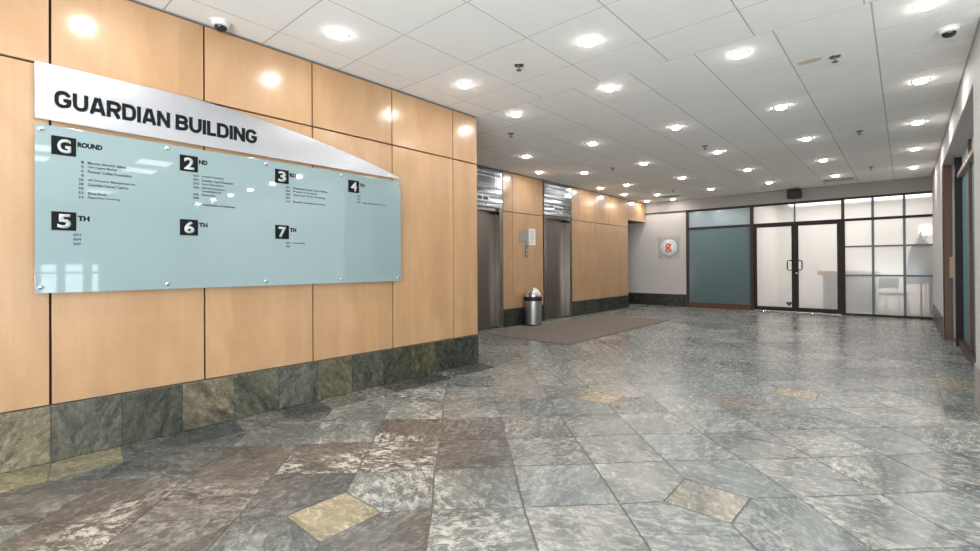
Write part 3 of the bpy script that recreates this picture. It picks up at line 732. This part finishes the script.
for word, a, b in (('GUARDIAN', .383, .968), ('BUILDING', 1.002, 1.545)):
    gl_ = [glyph(c) for c in word]; tot = sum(g_[0] for g_ in gl_); gp = .075*(b-a)/(tot+.075*7); k = (b-a-gp*7)/tot; y = a
    for g_ in gl_:
        bm = bmesh.new()
        for q_, st_ in enumerate(g_[1]): ribbon(bm, st_, .215, lambda p, h, y=y, q_=q_: (XN+.0312+(h if h else 0)+.0001*q_*(1 if h else 0), y+p[0]*k, 2.108+p[1]*.104), .004)
        local(obj('letter', bm, M['ink']), sg); y += g_[0]*k+gp
for y in (.5, 1.55, 2.5):
    bm = bmesh.new(); lathe(bm, [(0, 0), (.012, 0), (.012, .0265), (0, .0265)], (XN+.0005, y, 2.07), 12, axis='X'); local(obj('spacer', bm, M['metalgrey']), sg)

gd = empty('glass_directory', (XN+.05, 1.6, 1.49)); tag(gd, 'pale teal glass tenant directory board mounted on the maple wall', 'directory board')
bm = box((XN+.040, .296, 1.004), (XN+.050, 2.922, 1.990), .0008)
for f in bm.faces: f.material_index = 0 if abs(f.normal.x) > .5 else 1
local(obj('glass_pane', bm, [M['glassboard'], M['glassedge']]), gd)
GX = XN+.0503
for y in (.32, .944, 1.603, 2.259, 2.888):
    for z in (1.962, 1.040):
        bm = bmesh.new(); lathe(bm, [(0, -.0495), (.008, -.0495), (.008, -.001), (.0125, -.0005), (.0125, .008), (.009, .011), (0, .012)], (GX, y, z), 20, axis='X'); local(obj('standoff_bolt', bm, M['chrome'], None, True), gd)
def number_tile(y, ztop, num, suffix, sw, tint=None):
    t = local(obj('floor_number_tile', box((GX, y, ztop-.111), (GX+.003, y+.111, ztop), .0006), M['ink']), gd)
    n_ = text_mesh('numeral', num, 'X', GX+.0031, y+.026, y+.088, ztop-.098, ztop-.014, M['numeral'], None, bold=.03, depth=.001)
    for v in n_.data.vertices: v.co -= gd.location
    n_.parent = t
    local(text_mesh('lettering', suffix, 'X', GX+.0003, y+.118, y+.118+sw, ztop-.050, ztop-.018, M['ink'], None, bold=.05, depth=.0008), gd)
def listing(yr, yn, z0, pitch, rows):
    for k, num, nm, y_end in rows:
        z = z0-k*pitch
        if num: local(text_mesh('lettering', num, 'X', GX+.0003, yr-.0125*len(num), yr, z-.008, z+.008, M['print'], None, bold=.03, depth=.0004), gd)
        if nm: local(text_mesh('lettering', nm, 'X', GX+.0003, yn, y_end, z-.0085, z+.0085, M['print'], None, bold=.03, depth=.0004), gd)
R1, R2 = 1.934, 1.486
number_tile(.366, R1, 'G', 'ROUND', .118); number_tile(1.020, R1, '2', 'ND', .055); number_tile(1.677, R1, '3', 'RD', .055); number_tile(2.335, R1, '4', 'TH', .055)
number_tile(.366, R2, '5', 'TH', .055); number_tile(1.020, R2, '6', 'TH', .055); number_tile(1.677, R2, '7', 'TH', .055)
listing(.512, .531, 1.797, .0268, [(0, '1', "Moose Shawn's Salon", .72), (1, '2', 'Old Yogurt Market', .675), (2, '6', 'Forever Coffee Foundation', .75), (3, '8', None, 0), (4, '26', 'AC Property Management Inc.', .775), (5, '28', 'Guardian Rental Centre', .73), (6, '50', None, 0), (7, '52', 'Shoe Shock', .625), (8, '54', 'Paperchat Clothing', .69)])
listing(1.138, 1.157, 1.800, .0275, [(0, '201', 'Focused Consulting', 1.30), (1, '202', 'London Card Partners', 1.365), (2, '203', 'Royal West Service', 1.30), (3, '204', 'Edward Appleton', 1.31), (3.75, None, 'Contractors Inc', 1.285), (4.8, '206', 'Balance Spa', 1.245), (5.7, '208', None, 0), (7.3, '212', 'Administration of Settlement', 1.38)])
listing(1.800, 1.825, 1.797, .0285, [(0, '301', 'Northern Star Law Office', 2.13), (1, '303', 'Brandon & Company', 2.04), (2, '305', 'National Trust Building', 2.11), (3, '307', None, 0), (4, '310', 'Benefit Consultants Group', 2.11)])
listing(2.463, 2.49, 1.797, .0285, [(0, '401', None, 0), (1, '402', None, 0), (2, '403', 'Recruitment Services', 2.74)])
listing(.500, .53, 1.352, .028, [(0, '501', None, 0), (1, '504', None, 0), (2, '507', None, 0)])
listing(1.800, 1.825, 1.345, .030, [(0, '701', 'Accounting', 1.925), (1, '707', None, 0)])

# ------------------------------------------------------------------ round 'g' sign on the far wall
rs = empty('round_logo_sign', (-4.94, YF-.03, 1.625)); tag(rs, 'round white sign with orange letter g on a clear square plate, far wall', 'sign')
cx, cz = -4.94, 1.625
bm = box((cx-.3, YF-.03, cz-.3), (cx+.3, YF-.022, cz+.3), .002); local(obj('clear_plate', bm, M['clear']), rs)
for sx in (-1, 1):
    for sz in (-1, 1):
        bm = bmesh.new(); lathe(bm, [(0, -.012), (.014, -.012), (.014, .0), (.008, .001), (.008, .029), (0, .029)], (cx+sx*.265, YF-.031, cz+sz*.265), 14, axis='Y'); local(obj('standoff_bolt', bm, M['chrome'], None, True), rs)
bm = bmesh.new(); lathe(bm, [(0, -.012), (.222, -.012), (.228, -.008), (.228, 0), (0, 0)], (cx, YF-.031, cz), 48, axis='Y'); local(obj('disc', bm, M['disc'], None, True), rs)
for k in range(34):
    if k in (8, 9, 25, 26): continue
    a = 2*math.pi*k/34; b = a+.11
    q = [(cx+r*math.cos(t), cz+r*math.sin(t)) for r, t in ((.165, a), (.165, b), (.195, b), (.195, a))]
    bm = bmesh.new(); prism(bm, q, 'Y', YF-.0436, YF-.0446); local(obj('ring_mark', bm, M['bluegrey']), rs)
bm = bmesh.new(); yy = YF-.047
def ring(ax, az, rx, rz, r, rot=0):
    tube(bm, [(ax+rx*math.cos(t*6.283/28), yy, az+rz*math.sin(t*6.283/28)) for t in range(28)], r, 8, True)
ring(cx-.01, cz+.05, .05, .048, .024); ring(cx, cz-.08, .07, .038, .021)
tube(bm, [(cx-.035, yy, cz+.008), (cx-.05, yy, cz-.018), (cx-.03, yy, cz-.036), (cx+.03, yy, cz-.042)], .021, 8); tube(bm, [(cx+.02, yy, cz+.08), (cx+.045, yy, cz+.092), (cx+.08, yy, cz+.092)], .021, 8)
for v in bm.verts: v.co.y = yy+(v.co.y-yy)*.2
local(obj('letter', bm, M['orange'], None, True), rs)

# ------------------------------------------------------------------ call plates by the elevators
cp = empty('elevator_call_plate', (XE, 7.46, 1.4)); tag(cp, 'small steel elevator call plate with buttons above the waste bin', 'call button')
bm = box((XE+.0005, 7.38, 1.31), (XE+.010, 7.47, 1.56), .002); local(obj('face_plate', bm, M['steelframe']), cp)
for z in (1.38, 1.46):
    bm = bmesh.new(); lathe(bm, [(.018, 0), (.018, .008), (.014, .011), (0, .011)], (XE+.0095, 7.425, z), 18, axis='X'); local(obj('button', bm, M['chrome'], None, True), cp)
n1 = obj('notice_plate', box((XE+.0005, 7.22, 1.595), (XE+.010, 7.50, 1.83), .002), M['can']); tag(n1, 'square grey metal notice plate above the elevator call buttons', 'plate')
n2 = empty('paper_notice', (XE, 7.62, 1.7)); tag(n2, 'white paper notice in a clear holder beside the grey metal plate', 'notice')
bm = box((XE+.0005, 7.515, 1.555), (XE+.006, 7.735, 1.885), .001); local(obj('holder', bm, M['plastic']), n2)
bm = bmesh.new()
for k in range(8): bx(bm, (XE+.0061, 7.545, 1.835-k*.033), (XE+.0066, 7.545+random.uniform(.09, .16), 1.842-k*.033))
local(obj('printed_lines', bm, M['print']), n2)

# ------------------------------------------------------------------ waste bin
wb = empty('waste_bin', (-5.415, 7.39, .001)); tag(wb, 'brushed steel waste bin with a domed push flap lid between the elevators', 'waste bin')
bm = bmesh.new(); lathe(bm, [(0, .004), (.164, .004), (.166, .02), (.166, .47), (0, .47)], seg=48); obj('body', bm, M['can'], wb, True)
bm = bmesh.new(); lathe(bm, [(0, 0), (.169, 0), (.171, .014), (.166, .02), (0, .02)], seg=48); obj('base_ring', bm, M['rubber'], wb, True)
bm = bmesh.new(); lathe(bm, [(0, .468), (.172, .468), (.176, .475), (.176, .545), (.172, .552), (0, .552)], seg=48); obj('lid_collar', bm, M['rubber'], wb, True)
bm = bmesh.new(); lathe(bm, [(.170, .551)]+[(.170*math.cos(t*math.pi/20), .551+.165*math.sin(t*math.pi/20)) for t in range(1, 10)]+[(0, .716)], seg=48); obj('dome_lid', bm, M['chrome'], wb, True)
bm = bmesh.new(); a0 = -.55
for i in range(9):
    for j in range(9): pass
grid = [[None]*9 for _ in range(9)]
for i in range(9):
    for j in range(9):
        th = -.75+1.0*i/8-.15; ph = math.radians(24+56*j/8)
        grid[i][j] = bm.verts.new((.1735*math.cos(ph)*math.cos(th), .1735*math.cos(ph)*math.sin(th), .551+.1685*math.sin(ph)))
for i in range(8):
    for j in range(8): bm.faces.new((grid[i][j], grid[i+1][j], grid[i+1][j+1], grid[i][j+1]))
fo = obj('push_flap', bm, M['plastic'], wb, True)
sm = fo.modifiers.new('thick', 'SOLIDIFY'); sm.thickness = .003; sm.offset = 1

# ------------------------------------------------------------------ entrance mat
mt_ = empty('entrance_mat', (-4.57, 7.82, 0)); mt_.location.x = -4.45; tag(mt_, 'large grey brown carpet mat on the slate floor in front of the elevators', 'mat')
bm = box((-.79, -1.95, .001), (.79, 1.95, .010), .003); obj('pile', bm, M['mat'], mt_)
bm = bmesh.new()
for a, b in (((-.81, -1.975), (.81, -1.951)), ((-.81, 1.951), (.81, 1.975)), ((-.81, -1.951), (-.791, 1.951)), ((.791, -1.951), (.81, 1.951))): bx(bm, (*a, .0005), (*b, .007), .002)
obj('edging', bm, M['matedge'], mt_)

# ------------------------------------------------------------------ ceiling fittings
ring_bm = bmesh.new(); lathe(ring_bm, [(.056, 0), (.070, -.004), (.073, 0), (.073, .006), (.056, .006), (.056, 0)], seg=32)
lens_bm = bmesh.new(); lathe(lens_bm, [(.0555, 0), (.054, -.012), (.045, -.022), (.025, -.027), (0, -.028)], seg=24)
base_ring = bpy.data.meshes.new('trim_ring'); ring_bm.to_mesh(base_ring); base_ring.materials.append(M['plastic'])
base_lens = bpy.data.meshes.new('lens'); bmesh.ops.recalc_face_normals(lens_bm, faces=lens_bm.faces); lens_bm.to_mesh(base_lens); base_lens.materials.append(M['led'])
for me in (base_ring, base_lens): me.polygons.foreach_set('use_smooth', [True]*len(me.polygons))
dl = bpy.data.lights.new('downlight_beam', 'AREA'); dl.shape = 'DISK'; dl.size = .10; dl.energy = DOWN_W; dl.color = (1, .965, .92)
def downlight(x, y, label, group='recessed ceiling downlights'):
    t = empty('ceiling_downlight', (x, y, ZC)); tag(t, label, 'ceiling light', group)
    for nm, me in (('trim_ring', base_ring), ('lens', base_lens)):
        o = bpy.data.objects.new(nm, me); COL.objects.link(o); o.parent = t
    o = bpy.data.objects.new('downlight_beam', dl); COL.objects.link(o); o.parent = t; o.location = (0, 0, -.034)
rows = [('row nearest the right wall', .128, [4.39, 6.18, 7.98, 9.80, 11.66]),
        ('second row from the right wall', -1.035, [4.36, 6.14, 7.96, 9.795, 11.69]),
        ('third row from the right wall', -2.20, [4.32, 6.13, 7.92, 9.79, 11.66]),
        ('fourth row from the right wall', -3.40, [4.33, 6.12, 7.93, 9.79, 11.69]),
        ('row in front of the elevators', -4.60, [6.11, 7.956, 9.80, 11.69, 12.77])]
oth = ['nearest', 'second', 'third', 'fourth', 'fifth']
for nm, x, yy_ in rows:
    for k, y in enumerate(yy_):
        xx = x-(.08 if (x == -4.6 and k > 2) else 0)
        downlight(xx, y, 'round ceiling downlight, %s from the camera, %s' % (oth[k]+('' if k else ' one'), nm))
for k, (x, y) in enumerate([(-5.195, 7.316), (-5.24, 9.79), (-5.265, 11.08), (-5.375, 12.70)]):
    downlight(x, y, 'round ceiling downlight close to the elevator wall, %s of the four there' % ['nearest the camera', 'second', 'third', 'farthest'][k])
downlight(-3.216, 1.931, 'large looking round downlight nearest the camera, above the building nameplate')
downlight(-3.216, 3.281, 'round ceiling downlight near the outer corner of the panelled directory wall')
downlight(-1.86, 3.312, 'bright round downlight at top centre of the photo, alone in a large ceiling tile')
for x, y in [(-3.21, .6), (-1.87, .6), (-.53, .6), (.8, .6), (-3.21, -.73), (-1.87, -.73), (.8, -.73), (3.6, .6), (5.9, .6), (3.6, -.73)]:
    downlight(x, y, 'round ceiling downlight behind the camera in the entrance lobby', 'downlights behind the camera')
for x in (1.29, 2.45, 3.61, 4.77, 5.93, 7.1): downlight(x, 4.40, 'round ceiling downlight in the lobby row right of the camera', 'downlights in the side lobby')
for x, y in ((1.95, 2.2), (2.9, 2.2), (1.95, .75), (2.9, .75), (6.4, 2.2), (6.4, .2)):
    t = empty('light_panel', (x, y, ZC)); tag(t, 'square flat light panel in the lobby ceiling beside the camera', 'ceiling light', 'square light panels')
    obj('frame', box((-.25, -.25, -.006), (.25, .25, .004)), M['plastic'], t); obj('diffuser', box((-.225, -.225, -.010), (.225, .225, -.0065)), M['troffer'], t)

# sprinkler heads
sb = bmesh.new(); lathe(sb, [(.042, 0), (.040, -.006), (.016, -.008), (.010, -.016), (.007, -.035), (0, -.035)], seg=20)
sp1 = bpy.data.meshes.new('escutcheon'); bmesh.ops.recalc_face_normals(sb, faces=sb.faces); sb.to_mesh(sp1); sp1.materials.append(M['metalgrey'])
sb = bmesh.new(); lathe(sb, [(0, -.034), (.007, -.036), (.024, -.045), (.024, -.048), (0, -.05)], seg=20)
sp2 = bpy.data.meshes.new('deflector'); bmesh.ops.recalc_face_normals(sb, faces=sb.faces); sb.to_mesh(sp2); sp2.materials.append(M['metalgrey'])
for (x, y), lb in zip([(-2.545, 3.286), (-3.951, 4.918), (-.436, 4.968), (-3.99, 7.927), (-.443, 7.98), (-.456, 11.10), (-2.23, 7.40), (-4.117, 11.246)],
        ['fire sprinkler head in the pale ceiling tile at top centre', 'fire sprinkler head beyond the outer corner of the directory wall', 'fire sprinkler head beside a rust stained spot on the ceiling', 'small fire sprinkler head above the mat by the elevators', 'fire sprinkler head over the right side of the hall, middle distance', 'fire sprinkler head near the far ceiling vent', 'fire sprinkler head in the middle of the hall ceiling', 'small far fire sprinkler head near the round logo sign']):
    t = empty('fire_sprinkler', (x, y, ZC)); tag(t, lb, 'sprinkler', 'fire sprinkler heads')
    for nm, me in (('escutcheon', sp1), ('deflector', sp2)):
        o = bpy.data.objects.new(nm, me); COL.objects.link(o); o.parent = t
bm = bmesh.new(); prism(bm, [(-.06+.09*math.cos(t*.5236)*(1+.25*math.sin(3*t)), .05*math.sin(t*.5236)) for t in range(12)], 'Z', -.0012, -.0004)
st = obj('ceiling_stain', bm, M['stain'], ce); st.location = (-.56, 4.93, ZC)
# dome cameras
for (x, y), lb in (((-3.70, 1.262), 'small white dome security camera above the building nameplate'), ((.262, 4.96), 'white dome security camera by the top right corner over the right wall')):
    t = empty('security_camera', (x, y, ZC)); tag(t, lb, 'security camera', 'dome security cameras')
    b = bmesh.new(); lathe(b, [(.060, 0), (.062, -.012), (.056, -.028), (.046, -.034), (.0, -.034)], seg=32); obj('housing', b, M['plastic'], t, True)
    b = bmesh.new(); lathe(b, [(.042, -.034)]+[(.042*math.cos(k*math.pi/14), -.034-.034*math.sin(k*math.pi/14)) for k in range(1, 7)]+[(0, -.068)], seg=28); obj('dome', b, M['darkdome'], t, True)
    b = bmesh.new(); lathe(b, [(.060, 0), (.072, 0), (.070, -.006), (.060, -.008)], seg=32); obj('mounting_ring', b, M['plastic'], t, True)
# vents
for (x, y, sx, sy), lb in (((-1.04, 12.25, .56, .52), 'grey louvred ceiling vent by the glazed far wall'), ((-4.50, 12.2, .5, .5), 'grey louvred ceiling vent near the elevator side of the far wall')):
    t = empty('ceiling_vent', (x, y, ZC)); tag(t, lb, 'vent')
    b = bmesh.new()
    for a, c in (((-sx/2, -sy/2), (sx/2, -sy/2+.03)), ((-sx/2, sy/2-.03), (sx/2, sy/2)), ((-sx/2, -sy/2+.03), (-sx/2+.03, sy/2-.03)), ((sx/2-.03, -sy/2+.03), (sx/2, sy/2-.03))): bx(b, (*a, -.008), (*c, -.0003))
    obj('frame', b, M['plastic'], t); b = bmesh.new()
    for k in range(9):
        y0 = -sy/2+.035+k*(sy-.07)/9; prism(b, [(y0, -.0012), (y0+.012, -.0012), (y0+.035, -.010), (y0+.026, -.010)], 'X', -sx/2+.031, sx/2-.031)
    obj('louvre', b, M['vent'], t)
# black speaker on the far bulkhead
t = empty('wall_speaker', (-1.94, YF-.14, 2.80)); tag(t, 'black box speaker hung at the ceiling above the double glass doors', 'speaker')
obj('cabinet', box((-.14, -.09, -.11), (.14, .07, .10), .02), M['rubber'], t); obj('grille', box((-.12, -.096, -.09), (.12, -.0905, .08), .004), M['black'], t)
obj('bracket', box((-.03, .07, -.03), (.03, .0995, .05), .003), M['metalgrey'], t)
